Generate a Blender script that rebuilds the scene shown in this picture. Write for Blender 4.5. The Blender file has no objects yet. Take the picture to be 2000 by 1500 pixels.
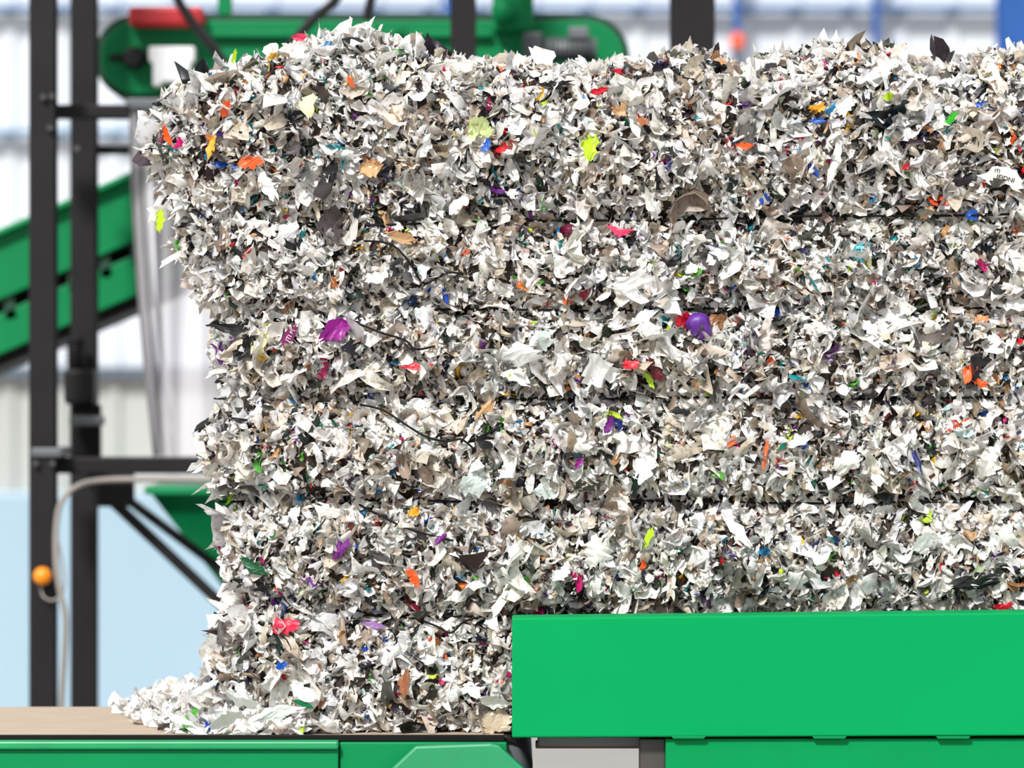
import bpy, bmesh, math, random
import numpy as np
from mathutils import Vector, Matrix, noise
from mathutils.bvhtree import BVHTree

rng = np.random.default_rng(7)
random.seed(7)
CZ = 1.49; CD = 8.0
def W(px, py, y=0.0):
    k = (y + CD) / CD
    return Vector(((px - 1000) / 1000 * k, y, CZ - (py - 750) / 1000 * k))
def WX(px, y): return W(px, 750, y).x
def WZ(py, y): return W(1000, py, y).z
col = bpy.context.scene.collection

# ------------------------------------------------------------ materials
def lin(c):
    return tuple((v/255/12.92 if v/255 <= 0.04045 else ((v/255+0.055)/1.055)**2.4) for v in c)
_m = {}
def mat(name, rgb, rough=0.5, metal=0.0, var=0.08, scale=12.0, bump=0.0, coat=0.0, translucent=0.0, spec=0.5):
    if name in _m: return _m[name]
    m = bpy.data.materials.new(name); m.use_nodes = True
    nt = m.node_tree; n = nt.nodes; l = nt.links
    b = n['Principled BSDF']; out = n['Material Output']
    b.inputs['Roughness'].default_value = rough; b.inputs['Metallic'].default_value = metal
    b.inputs['Coat Weight'].default_value = coat; b.inputs['Specular IOR Level'].default_value = spec
    tc = n.new('ShaderNodeTexCoord'); nz = n.new('ShaderNodeTexNoise')
    nz.inputs['Scale'].default_value = scale; nz.inputs['Detail'].default_value = 5
    l.new(tc.outputs['Object'], nz.inputs['Vector'])
    rp = n.new('ShaderNodeValToRGB')
    c = lin(rgb)
    rp.color_ramp.elements[0].position = 0.3; rp.color_ramp.elements[1].position = 0.7
    rp.color_ramp.elements[0].color = (*[max(0, v*(1-var)) for v in c], 1)
    rp.color_ramp.elements[1].color = (*[min(1, v*(1+var)) for v in c], 1)
    l.new(nz.outputs['Fac'], rp.inputs['Fac']); l.new(rp.outputs['Color'], b.inputs['Base Color'])
    if bump:
        bp = n.new('ShaderNodeBump'); bp.inputs['Strength'].default_value = bump; bp.inputs['Distance'].default_value = 0.01
        l.new(nz.outputs['Fac'], bp.inputs['Height']); l.new(bp.outputs['Normal'], b.inputs['Normal'])
    if translucent:
        t = n.new('ShaderNodeBsdfTranslucent'); mx = n.new('ShaderNodeMixShader'); mx.inputs[0].default_value = translucent
        l.new(rp.outputs['Color'], t.inputs['Color'])
        l.new(b.outputs[0], mx.inputs[1]); l.new(t.outputs[0], mx.inputs[2]); l.new(mx.outputs[0], out.inputs['Surface'])
    _m[name] = m; return m

def shred_material():
    m = bpy.data.materials.new('shredded_plastic'); m.use_nodes = True
    nt = m.node_tree; n = nt.nodes; l = nt.links
    b = n['Principled BSDF']; out = n['Material Output']
    a = n.new('ShaderNodeAttribute'); a.attribute_name = 'Col'
    tc = n.new('ShaderNodeTexCoord'); nz = n.new('ShaderNodeTexNoise'); nz.inputs['Scale'].default_value = 90; nz.inputs['Detail'].default_value = 4
    l.new(tc.outputs['Object'], nz.inputs['Vector'])
    rp = n.new('ShaderNodeValToRGB')
    rp.color_ramp.elements[0].position = 0.33; rp.color_ramp.elements[0].color = (0.64, 0.58, 0.50, 1)
    rp.color_ramp.elements[1].position = 0.5; rp.color_ramp.elements[1].color = (1, 1, 1, 1)
    l.new(nz.outputs['Fac'], rp.inputs['Fac'])
    mx = n.new('ShaderNodeMix'); mx.data_type = 'RGBA'; mx.blend_type = 'MULTIPLY'; mx.inputs['Factor'].default_value = 1
    l.new(a.outputs['Color'], mx.inputs['A']); l.new(rp.outputs['Color'], mx.inputs['B'])
    l.new(mx.outputs['Result'], b.inputs['Base Color'])
    b.inputs['Roughness'].default_value = 0.36
    t = n.new('ShaderNodeBsdfTranslucent'); l.new(mx.outputs['Result'], t.inputs['Color'])
    ms = n.new('ShaderNodeMixShader'); ms.inputs[0].default_value = 0.2
    l.new(b.outputs[0], ms.inputs[1]); l.new(t.outputs[0], ms.inputs[2]); l.new(ms.outputs[0], out.inputs['Surface'])
    return m
M_SH = shred_material()
M_CORE = mat('gap_shade_core', (52, 42, 35), 0.9, var=0.5, scale=60, bump=0.5)  # core colour kept dark to stand for shade in gaps between shreds
M_GREEN = mat('green_paint', (0, 146, 81), 0.55, var=0.03, scale=3, spec=0.08)
M_GREEN2 = mat('green_paint_rail', (2, 128, 74), 0.5, var=0.05, scale=5, spec=0.15)
M_GREEN3 = mat('green_paint_machine', (0, 120, 69), 0.5, var=0.08, scale=6, spec=0.2)
M_DGREEN = mat('dark_green_paint', (4, 60, 38), 0.5, var=0.15)
M_BLACK = mat('black_steel', (30, 28, 30), 0.5, var=0.15, scale=8, spec=0.2)
M_RUB = mat('black_rubber', (12, 11, 11), 0.6, var=0.2, scale=30, spec=0.2)
M_BELT = mat('tan_belt', (178, 160, 140), 0.7, var=0.05, scale=14, bump=0.05)
M_GREY = mat('grey_metal', (100, 104, 108), 0.45, 0.3)
M_RED = mat('red_paint', (175, 24, 34), 0.45)
M_WHITE = mat('white_paint', (225, 227, 227), 0.5, var=0.02)
M_BLUE = mat('blue_steel_paint', (18, 78, 150), 0.5)
M_PBLUE = mat('pale_blue_panel', (156, 182, 198), 0.35, var=0.05, scale=0.5)
M_LBLUE = mat('faded_blue_steel', (96, 138, 172), 0.5)
M_ORANGE = mat('orange_lamp_plastic', (240, 140, 15), 0.3)
M_HOSE = mat('grey_hose', (150, 144, 138), 0.5)
M_BRASS = mat('rust_brown_metal', (110, 78, 52), 0.5, 0.2)
M_LGREEN = mat('green_flange_paint', (10, 136, 82), .45, spec=0.3)

# ------------------------------------------------------------ helpers
def finish(name, me, m, smooth=False, parent=None, label=None, recentre=True):
    ob = bpy.data.objects.new(name, me)
    col.objects.link(ob)
    if m is not None: me.materials.append(m)
    if recentre and len(me.vertices):
        co = np.empty(len(me.vertices)*3, dtype=np.float32); me.vertices.foreach_get('co', co); co = co.reshape(-1, 3)
        c = (co.min(0)+co.max(0))/2; co -= c; me.vertices.foreach_set('co', co.ravel()); ob.location = Vector(c.tolist())
    if smooth:
        me.polygons.foreach_set('use_smooth', np.ones(len(me.polygons), dtype=bool))
    me.update()
    if parent is not None:
        ob.parent = parent; ob.matrix_parent_inverse = Matrix.Translation(-parent.location)
    if label: ob['label'] = label
    return ob
def empty(name, loc, label, cat, group=None):
    e = bpy.data.objects.new(name, None); e.location = loc; e.empty_display_size = 0.1; col.objects.link(e)
    e['label'] = label; e['category'] = cat
    if group: e['group'] = group
    return e
def top(ob, label, cat, **kw):
    ob['label'] = label; ob['category'] = cat
    for k, v in kw.items(): ob[k] = v
    return ob
def bm_done(bm, name, m, bevel=0.0, seg=2, **kw):
    bmesh.ops.recalc_face_normals(bm, faces=bm.faces)
    if bevel:
        es = [e for e in bm.edges if len(e.link_faces) == 2 and e.calc_face_angle(0) > 0.5]
        bmesh.ops.bevel(bm, geom=es, offset=bevel, segments=seg, affect='EDGES', profile=0.5, clamp_overlap=True)
    me = bpy.data.meshes.new(name); bm.to_mesh(me); bm.free()
    return finish(name, me, m, **kw)
def add_box(bm, x0, x1, y0, y1, z0, z1):
    r = bmesh.ops.create_cube(bm, size=1)
    for v in r['verts']:
        v.co = Vector((x0+(v.co.x+.5)*(x1-x0), y0+(v.co.y+.5)*(y1-y0), z0+(v.co.z+.5)*(z1-z0)))
    return r['verts']
def add_prism(bm, pts, y0, y1):
    a = [bm.verts.new((p[0], y0, p[1])) for p in pts]; b = [bm.verts.new((p[0], y1, p[1])) for p in pts]
    bm.faces.new(a); bm.faces.new(b[::-1]); n = len(pts)
    for i in range(n): bm.faces.new((a[i], b[i], b[(i+1) % n], a[(i+1) % n]))
def box(name, x0, x1, y0, y1, z0, z1, m, bevel=0.003, **kw):
    bm = bmesh.new(); add_box(bm, x0, x1, y0, y1, z0, z1); return bm_done(bm, name, m, bevel, **kw)
def pprism(name, pxpts, y0, y1, m, bevel=0.004, **kw):
    bm = bmesh.new(); add_prism(bm, [(W(a, b, y0).x, W(a, b, y0).z) for a, b in pxpts], y0, y1)
    return bm_done(bm, name, m, bevel, **kw)
def add_tube(bm, pts, r, seg=8):
    pts = [Vector(p) for p in pts]; rings = []
    for i, p in enumerate(pts):
        d = (pts[min(i+1, len(pts)-1)]-pts[max(i-1, 0)]).normalized()
        up = Vector((0, 1, 0)) if abs(d.y) < 0.9 else Vector((0, 0, 1))
        a = d.cross(up).normalized(); b = d.cross(a).normalized()
        rings.append([bm.verts.new(p+a*r*math.cos(t*2*math.pi/seg)+b*r*math.sin(t*2*math.pi/seg)) for t in range(seg)])
    for i in range(len(rings)-1):
        for t in range(seg):
            bm.faces.new((rings[i][t], rings[i][(t+1) % seg], rings[i+1][(t+1) % seg], rings[i+1][t]))
    bm.faces.new(rings[0][::-1]); bm.faces.new(rings[-1])
def tube(name, pts, r, m, seg=8, **kw):
    bm = bmesh.new(); add_tube(bm, pts, r, seg); return bm_done(bm, name, m, 0, smooth=True, **kw)
def spline(pts, k=8):
    P = [Vector(p) for p in pts]; P = [P[0]]+P+[P[-1]]; o = []
    for i in range(1, len(P)-2):
        for j in range(k):
            t = j/k; a, b, c, d = P[i-1], P[i], P[i+1], P[i+2]
            o.append(0.5*((2*b)+(c-a)*t+(2*a-5*b+4*c-d)*t*t+(3*b-a-3*c+d)*t**3))
    o.append(P[-2]); return o
def add_hsec(bm, a, b, w, d, tf=0.012):
    a = Vector(a); b = Vector(b); ax = (b-a).normalized(); dy = Vector((0, 1, 0)); s = ax.cross(dy).normalized()
    tw = tf*0.7
    prof = [(-w/2, -d/2), (w/2, -d/2), (w/2, -d/2+tf), (tw/2, -d/2+tf), (tw/2, d/2-tf), (w/2, d/2-tf), (w/2, d/2), (-w/2, d/2), (-w/2, d/2-tf), (-tw/2, d/2-tf), (-tw/2, -d/2+tf), (-w/2, -d/2+tf)]
    A = [bm.verts.new(a+s*p[0]+dy*p[1]) for p in prof]; B = [bm.verts.new(b+s*p[0]+dy*p[1]) for p in prof]
    bm.faces.new(A); bm.faces.new(B[::-1])
    for i in range(12): bm.faces.new((A[i], B[i], B[(i+1) % 12], A[(i+1) % 12]))
def hbeam(name, a, b, w, d, m, plate=False, **kw):
    bm = bmesh.new(); add_hsec(bm, a, b, w, d)
    if plate: add_box(bm, a[0]-w*.9, a[0]+w*.9, a[1]-d*.9, a[1]+d*.9, 0.0, 0.015)
    return bm_done(bm, name, m, 0.0015, 1, **kw)

# ------------------------------------------------------------ setting
Y_WALL = 10.0
bm = bmesh.new()
x = -9.0; prof = []
while x < 9.0:
    prof += [(x, 0), (x+.09, 0), (x+.105, -.024), (x+.145, -.024), (x+.16, 0)]; x += 0.23
zs = [WZ(960, Y_WALL), WZ(738, Y_WALL), 6.5]
for zi in range(2):
    off = -0.03 if zi == 0 else 0.0
    lo = [bm.verts.new((p[0], Y_WALL+p[1]+off, zs[zi])) for p in prof]; hi = [bm.verts.new((p[0], Y_WALL+p[1]+off, zs[zi+1])) for p in prof]
    for i in range(len(prof)-1):
        f = bm.faces.new((lo[i], lo[i+1], hi[i+1], hi[i])); f.material_index = 1-zi
me = bpy.data.meshes.new('wall_back'); bm.to_mesh(me); bm.free()
wall = finish('wall_back', me, mat('white_cladding', (211, 216, 222), 0.5, var=0.03, scale=2))
me.materials.append(mat('grey_cladding', (176, 179, 175), 0.5, var=0.05, scale=2))
wall['kind'] = 'structure'; wall['label'] = 'white corrugated metal cladding wall with grey lower band'
b = box('baseboard_back', -9, 9, Y_WALL-0.12, Y_WALL+0.05, 0, WZ(960, Y_WALL), M_PBLUE, 0.01); b['kind'] = 'structure'; b['label'] = 'pale blue smooth lower wall panel'
b = box('floor', -9, 9, -9, Y_WALL+.05, -0.1, 0, mat('concrete_floor', (150, 140, 130), 0.45, var=0.08, scale=1.5), 0); b['kind'] = 'structure'; b['label'] = 'pale grey smooth concrete hall floor'
def trim(i, px0, px1, py0, py1, m, lab, y=Y_WALL-0.12):
    o = box('trim_%d' % i, WX(px0, y), WX(px1, y), y, y+0.09, WZ(py1, y), WZ(py0, y), m, 0.006); o['kind'] = 'structure'; o['label'] = lab
trim(1, -1500, 3500, 10, 20, mat('mid_blue_steel', (52, 98, 146), .5), 'blue steel wall girt')
trim(2, -1500, 3500, 253, 262, M_LBLUE, 'pale blue steel wall girt')
trim(3, -1500, 3500, 716, 736, mat('slate_blue', (84, 98, 112), 0.5), 'slate blue steel wall girt')
for i, (a, b_) in enumerate([(864, 880), (1433, 1447), (1705, 1719), (-250, -235)]):
    y = Y_WALL-0.2
    o = box('trim_%d' % (4+i), WX(a, y), WX(b_, y), y, y+.08, 0.0, 6.2, M_BLUE, 0.006); o['kind'] = 'structure'; o['label'] = 'slim blue steel wall upright'
hb = hbeam('steel_column', (WX(1985, 8.5), 8.5, 0), (WX(1985, 8.5), 8.5, 6.0), 0.145, 0.2, M_BLUE, plate=True)
top(hb, 'tall bright blue steel hall column by the wall', 'column')
e = empty('warning_lamp', W(1440, 95, 9.6), 'small orange lamp on the blue wall upright', 'lamp')
bm = bmesh.new(); bmesh.ops.create_uvsphere(bm, u_segments=16, v_segments=10, radius=0.032, matrix=Matrix.Translation(W(1440, 82, 9.6)) @ Matrix.Diagonal((1, 1, 1.3, 1)))
bm_done(bm, 'lamp_lens', mat('orange_red_plastic', (240, 85, 30), 0.3), smooth=True, parent=e)
bm = bmesh.new(); add_box(bm, W(1430, 0, 9.6).x, W(1450, 0, 9.6).x, 9.58, 9.81, WZ(100, 9.6), WZ(92, 9.6)); bm_done(bm, 'bracket', M_GREY, 0.003, parent=e)

# ------------------------------------------------------------ dark support frame
ya, yb = 2.6, 3.05
fr = empty('support_frame', (WX(85, ya), ya, 0), 'black steel support frame with two uprights and cross beams', 'frame')
xa = WX(85, ya); xb = WX(165, yb)
hbeam('upright', (xa, ya, 0), (xa, ya, 4.2), 0.066, 0.08, M_BLACK, plate=True, parent=fr)
hbeam('upright', (xb, yb, 0), (xb, yb, 4.2), 0.068, 0.08, M_BLACK, plate=True, parent=fr)
def pbox(name, px0, px1, py0, py1, y0, y1, m, parent=None, bevel=0.004, **kw):
    return box(name, WX(px0, y0), WX(px1, y0), y0, y1, WZ(py1, y0), WZ(py0, y0), m, bevel, parent=parent, **kw)
pbox('cross_beam', 60, 250, 204, 230, 2.72, 2.8, M_BLACK, fr)
pbox('cross_beam', 140, 252, 284, 300, 3.1, 3.16, M_BLACK, fr)
pbox('cross_beam', 60, 700, 893, 925, 2.66, 2.76, M_BLACK, fr)
bm = bmesh.new(); add_hsec(bm, W(205, 965, 2.9), W(470, 1215, 2.9), 0.026, 0.05, .006); bm_done(bm, 'diagonal_brace', M_BLACK, parent=fr)
bm = bmesh.new(); add_hsec(bm, W(235, 965, 3.0), W(470, 1140, 3.0), 0.022, 0.05, .006); bm_done(bm, 'diagonal_brace', M_BLACK, parent=fr)
pbox('gusset_plate', 190, 262, 925, 990, 2.84, 2.86, M_BLACK, fr)
pbox('mounting_ledge', 60, 120, 875, 893, 2.55, 2.8, M_GREY, fr)
for (px, py) in [(85, 190), (98, 250), (150, 290), (103, 905), (70, 905), (102, 188)]:
    bm = bmesh.new(); bmesh.ops.create_cone(bm, segments=6, radius1=0.008, radius2=0.008, depth=0.02, cap_ends=True, matrix=Matrix.Translation(W(px, py, 2.55)) @ Matrix.Rotation(math.pi/2, 4, 'X'))
    bm_done(bm, 'bolt', mat('dark_bolt', (66, 66, 68), .4), parent=fr)
dr = empty('gear_drive', W(155, 880, 2.9), 'black gear drive unit mounted between the steel uprights', 'motor')
pbox('housing', 124, 184, 720, 790, 2.86, 3.0, M_BLACK, dr, 0.012)
tube('motor_barrel', [W(148, 660, 2.94), W(148, 722, 2.94)], 0.022, M_BLACK, 16, parent=dr)
bm = bmesh.new()
for k in range(6): bmesh.ops.create_cone(bm, segments=20, radius1=0.027, radius2=0.027, depth=0.004, cap_ends=True, matrix=Matrix.Translation(W(148, 666+k*8, 2.94)))
bm_done(bm, 'cooling_fins', M_RUB, parent=dr)
pbox('base_bracket', 140, 196, 790, 895, 2.9, 2.94, M_RUB, dr, 0.006)
pbox('clamp', 135, 200, 812, 832, 2.80, 2.87, M_GREY, dr, 0.006)

for (px, wpx, yy, lab) in [(905, 50, 2.7, 'black steel column standing in front of the green conveyor'), (1352, 86, 2.5, 'wide black steel column behind the bale')]:
    k = (yy+CD)/CD
    o = hbeam('steel_column', (WX(px, yy), yy, 0), (WX(px, yy), yy, 4.2), wpx/1000*k, 0.1, M_BLACK, plate=True); top(o, lab, 'column')

e = empty('indicator_lamp', W(85, 1143, 2.5), 'round orange indicator lamp on the black upright', 'lamp')
bm = bmesh.new(); bmesh.ops.create_uvsphere(bm, u_segments=20, v_segments=12, radius=0.024, matrix=Matrix.Translation(W(83, 1125, 2.51)))
bm_done(bm, 'lamp_lens', M_ORANGE, smooth=True, parent=e)
tube('lamp_base', [W(83, 1125, 2.52), W(83, 1125, 2.56)], 0.024, M_BLACK, 16, parent=e)
o = tube('electrical_hose', spline([W(520, 938, 2.62), W(300, 936, 2.62), W(200, 938, 2.6), W(150, 950, 2.55), W(120, 980, 2.53), W(110, 1030, 2.53), W(110, 1110, 2.53), W(118, 1160, 2.53), W(128, 1220, 2.54), W(120, 1380, 2.58), W(118, 1500, 2.6)]), 0.0075, M_HOSE)
top(o, 'pale grey electrical hose looping down the black upright', 'hose')
o = tube('electrical_cable', spline([W(78, 1140, 2.54), W(85, 1165, 2.53), W(105, 1172, 2.53), W(125, 1150, 2.53), W(122, 1100, 2.53), W(112, 1050, 2.53)]), 0.003, M_HOSE)
top(o, 'thin grey cable from the orange lamp', 'cable')

# ------------------------------------------------------------ upper green belt conveyor
yu = 3.2
uc = empty('belt_conveyor', W(700, 190, yu), 'green round-ended belt conveyor head held by black steelwork', 'conveyor')
def stadium(px0, px1, cy, r, n=20):
    p = []
    for i in range(n+1):
        t = math.pi/2+math.pi*i/n; p.append((px0+r+r*math.cos(t), cy-r*math.sin(t)))
    for i in range(n+1):
        t = -math.pi/2+math.pi*i/n; p.append((px1-r+r*math.cos(t), cy-r*math.sin(t)))
    return p
pprism('rubber_belt', stadium(184, 1230, 112, 84), 3.25, 3.7, M_DGREEN, 0, parent=uc)
pprism('side_plate', stadium(196, 1218, 112, 72), 3.2, 3.26, M_GREEN3, 0.004, parent=uc)
pprism('stiffener_rail', [(400, 60), (960, 60), (960, 72), (400, 72)], 3.17, 3.2, M_GREEN3, 0.002, parent=uc)
bm = bmesh.new(); bmesh.ops.create_cone(bm, segments=32, radius1=0.032, radius2=0.026, depth=0.05, cap_ends=True, matrix=Matrix.Translation(W(262, 112, 3.17)) @ Matrix.Rotation(math.pi/2, 4, 'X'))
bm_done(bm, 'bearing_hub', M_BLACK, 0.003, parent=uc)
pbox('tension_slot', 212, 300, 106, 118, 3.185, 3.2, M_BLACK, uc)
pbox('red_cover', 250, 395, 12, 50, 3.1, 3.3, M_RED, uc, 0.012)
pprism('white_bearing_bracket', [(290, 90), (380, 90), (380, 118), (372, 125), (372, 168), (355, 168), (348, 160), (318, 160), (312, 168), (298, 168), (298, 125), (290, 118)], 3.10, 3.18, M_WHITE, 0.005, parent=uc)
pbox('support_lug', 425, 452, -60, 34, 3.25, 3.3, M_GREEN3, uc)
pbox('green_hanger', 962, 1042, -60, 60, 3.14, 3.2, M_GREEN3, uc, 0.01)
tube('green_roller', [W(985, 20, 3.08), W(985, 20, 3.2)], 0.035, M_GREEN3, 20, parent=uc)
M_DG = mat('dark_grey_paint', (52, 58, 62), .5)
mo = empty('drive_motor', W(1120, 120, 3.1), 'grey finned electric drive motor on the green conveyor', 'motor')
tube('motor_barrel', [W(1050, 97, 3.08), W(1165, 97, 3.08)], 0.03, M_GREY, 20, parent=mo)
bm = bmesh.new()
for k in range(10): bmesh.ops.create_cone(bm, segments=20, radius1=0.037, radius2=0.037, depth=0.004, cap_ends=True, matrix=Matrix.Translation(W(1075+k*9, 97, 3.08)) @ Matrix.Rotation(math.pi/2, 4, 'Y'))
bm_done(bm, 'cooling_fins', M_DG, parent=mo)
pbox('gearbox', 1020, 1062, 62, 124, 3.03, 3.14, M_DG, mo, 0.01)
pbox('terminal_box', 1110, 1150, 52, 76, 3.05, 3.13, M_GREY, mo, 0.006)
pbox('mounting_plate', 1050, 1185, 124, 132, 3.03, 3.16, M_BLACK, mo)
for pts in [[(330, -60), (348, 0), (385, 55), (418, 95), (440, 125), (470, 160)], [(690, -60), (655, 0), (620, 30), (590, 62), (560, 100)], [(740, -60), (722, 10), (716, 40)]]:
    o = tube('hydraulic_hose', spline([W(a, b_, 3.02) for a, b_ in pts]), 0.013, M_BLACK, 10)
    top(o, 'black hydraulic hose running down over the green conveyor', 'hose', group='hydraulic hoses above the conveyor')

# ------------------------------------------------------------ inclined conveyor
ic = empty('inclined_conveyor', W(0, 720, 3.4), 'green sloping belt conveyor with ribbed side frame', 'conveyor')
def sl(px, base): return base-0.435*px
def band(name, px0, px1, b0, b1, y0, y1, m, bevel=0.004):
    return pprism(name, [(px0, sl(px0, b0)), (px1, sl(px1, b0)), (px1, sl(px1, b1)), (px0, sl(px0, b1))], y0, y1, m, bevel, parent=ic)
band('side_plate', -500, 490, 450, 585, 3.4, 3.44, M_GREEN3)
band('top_flange', -500, 490, 446, 458, 3.36, 3.46, M_LGREEN)
band('rubber_belt', -500, 490, 560, 655, 3.5, 3.9, M_RUB)
band('lower_rail', -500, 490, 612, 692, 3.42, 3.47, M_GREEN3)
band('return_belt', -500, 490, 688, 716, 3.45, 3.9, M_RUB)
for px in range(-480, 480, 62):
    bm = bmesh.new(); add_hsec(bm, W(px, sl(px, 575), 3.44), W(px+8, sl(px, 630), 3.44), 0.03, 0.04, .006); bm_done(bm, 'rib', M_DGREEN, parent=ic)
for px in (-430, 475):
    hbeam('support_leg', (WX(px, 3.8), 3.8, 0), (WX(px, 3.8), 3.8, WZ(sl(px, 700), 3.6)), 0.05, 0.06, M_BLACK, plate=True, parent=ic)

# ------------------------------------------------------------ clear plastic chute
ch = empty('plastic_chute', W(370, 893, 3.0), 'curved clear plastic chute hanging behind the bale', 'chute')
m = bpy.data.materials.new('clear_plastic'); m.use_nodes = True; nt = m.node_tree; n = nt.nodes; l = nt.links
bs = n['Principled BSDF']; bs.inputs['Roughness'].default_value = 0.1
bs.inputs['Coat Weight'].default_value = 0.6
tr = n.new('ShaderNodeBsdfTransparent'); mx = n.new('ShaderNodeMixShader'); nz = n.new('ShaderNodeTexNoise'); nz.inputs['Scale'].default_value = 2; nz.inputs['Detail'].default_value = 1
mp = n.new('ShaderNodeMapping'); mp.inputs['Scale'].default_value = (8, 1, 0.3); tc = n.new('ShaderNodeTexCoord'); l.new(tc.outputs['Object'], mp.inputs[0]); l.new(mp.outputs[0], nz.inputs['Vector'])
cr_ = n.new('ShaderNodeValToRGB'); cr_.color_ramp.elements[0].position = 0.38; cr_.color_ramp.elements[0].color = (0.15, 0.14, 0.16, 1); cr_.color_ramp.elements[1].position = 0.6; cr_.color_ramp.elements[1].color = (0.72, 0.70, 0.74, 1)  # vertical dark and pale streaks paint the sheet's shine into its colour
l.new(nz.outputs['Fac'], cr_.inputs['Fac']); l.new(cr_.outputs['Color'], bs.inputs['Base Color'])
mx.inputs[0].default_value = 0.68
l.new(tr.outputs[0], mx.inputs[1]); l.new(bs.outputs[0], mx.inputs[2]); l.new(mx.outputs[0], n['Material Output'].inputs['Surface'])
bm = bmesh.new(); rows = []; yc = 3.0
def chl(t): return 256+14*t+34*t*t
for i in range(25):
    t = i/24; py = 205+685*t; L = chl(t); R = 520-30*t; rr = []
    for j in range(29):
        a = math.pi*j/28; px = (L+R)/2-(R-L)/2*math.cos(a); p = W(px, py, yc); p.y = yc-0.13*math.sin(a)
        rr.append(bm.verts.new(p))
    rows.append(rr)
for i in range(24):
    for j in range(28): bm.faces.new((rows[i][j], rows[i][j+1], rows[i+1][j+1], rows[i+1][j]))
bm_done(bm, 'clear_sheet', m, 0, smooth=True, parent=ch)
tube('edge_shade_strip', [W(chl(i/12)+2, 205+685*i/12, 2.97) for i in range(13)], 0.010, mat('edge_grey', (128, 124, 126), .3), parent=ch)  # added grey strip paints the darker look of the sheet seen edge-on
tube('edge_shade_strip', [W(chl(i/12)+16, 205+685*i/12, 2.93) for i in range(13)], 0.006, mat('edge_dark', (70, 66, 68), .3), parent=ch)  # second, darker strip of the painted edge shading
tube('edge_highlight_strip', [W(chl(i/12)+34, 205+685*i/12, 2.91) for i in range(13)], 0.007, mat('edge_pale', (230, 229, 234), .2), parent=ch)  # added pale strip paints a highlight along the curved edge
pbox('top_frame', 246, 540, 192, 212, 2.84, 3.02, M_GREY, ch)

# ------------------------------------------------------------ green hopper
hp = empty('feed_hopper', W(430, 1150, 3.2), 'green tapered steel hopper under the black beam', 'hopper')
bm = bmesh.new()
A = [Vector((WX(p, 3.0), y, WZ(958, 3.0))) for p, y in ((290, 3.0), (660, 3.0), (660, 3.6), (290, 3.6))]
B = [Vector((WX(p, 3.0), y, WZ(1175, 3.0))) for p, y in ((445, 3.15), (520, 3.15), (520, 3.45), (445, 3.45))]
va = [bm.verts.new(p) for p in A]; vb = [bm.verts.new(p) for p in B]
for i in range(4): bm.faces.new((va[i], va[(i+1) % 4], vb[(i+1) % 4], vb[i]))
ho = bm_done(bm, 'hopper_body', M_GREEN3, 0, parent=hp)
sm = ho.modifiers.new('s', 'SOLIDIFY'); sm.thickness = 0.008
pbox('hopper_rim', 282, 668, 950, 966, 2.97, 3.63, M_LGREEN, hp)
pbox('support_leg', 640, 668, 966, 1900, 3.3, 3.34, M_BLACK, hp)

# ------------------------------------------------------------ front belt conveyor
ZB = 0.81
cv = empty('belt_conveyor', (-0.8, 0.25, 0), 'low green belt conveyor with tan belt under the bale', 'conveyor')
bm = bmesh.new(); rp_ = 0.055; xe = -0.015
pr = [(-1.9, ZB), (xe-.001, ZB)]
for i in range(1, 17):
    t = math.pi/2-math.pi*i/16; pr.append((xe+rp_*math.cos(t), ZB-rp_+rp_*math.sin(t)))
pr += [(-1.9, ZB-2*rp_)]
th = 0.006
inn = []
for i, p in enumerate(pr):
    if i < 2: inn.append((p[0], p[1]-th))
    elif i == len(pr)-1: inn.append((p[0], p[1]+th))
    else:
        d = Vector((p[0]-xe, p[1]-(ZB-rp_))).normalized(); inn.append((p[0]-d.x*th, p[1]-d.y*th))
y0b, y1b = -0.12, 0.63
o0 = [bm.verts.new((p[0], y0b, p[1])) for p in pr]; o1 = [bm.verts.new((p[0], y1b, p[1])) for p in pr]
i0 = [bm.verts.new((p[0], y0b, p[1])) for p in inn]; i1 = [bm.verts.new((p[0], y1b, p[1])) for p in inn]
for i in range(len(pr)-1):
    f = bm.faces.new((o0[i], o0[i+1], o1[i+1], o1[i])); f.material_index = 0 if i == 0 else 1
    for q in ((i0[i], i1[i], i1[i+1], i0[i+1]), (o0[i], i0[i], i0[i+1], o0[i+1]), (o1[i], o1[i+1], i1[i+1], i1[i])):
        bm.faces.new(q).material_index = 1
bl = bm_done(bm, 'conveyor_belt', M_BELT, 0, parent=cv, label='tan rubber belt with black edge'); bl.data.materials.append(M_RUB)
tube('end_pulley', [(xe, y0b+.01, ZB-rp_), (xe, y1b-.01, ZB-rp_)], rp_-th, M_GREY, 24, parent=cv)
yr = -0.16
pprism('side_rail', [(-900, 1462), (661, 1462), (661, 1600), (-900, 1600)], yr, yr+.03, M_GREEN2, 0.003, parent=cv)
pprism('rail_lip', [(-900, 1448), (661, 1448), (661, 1464), (-900, 1464)], yr-.012, yr+.03, mat('green_lip', (18, 142, 86), .4), 0.004, parent=cv)
pprism('side_rail', [(663, 1450), (990, 1450), (990, 1600), (663, 1600)], yr+.012, yr+.035, M_GREEN2, 0.003, parent=cv)
pprism('belt_edge_strip', [(-900, 1436), (985, 1436), (985, 1448), (-900, 1448)], -0.135, -0.121, M_RUB, 0.001, parent=cv)
pprism('end_guard', [(745, 1520), (812, 1457), (958, 1452), (975, 1456), (1035, 1512), (1035, 1620), (745, 1620)], yr-.04, yr-.005, mat('green_guard', (28, 138, 90), .4), 0.005, parent=cv)
box('side_rail', -1.9, -0.03, 0.635, 0.665, 0.66, 0.79, M_GREEN2, parent=cv)
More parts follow.
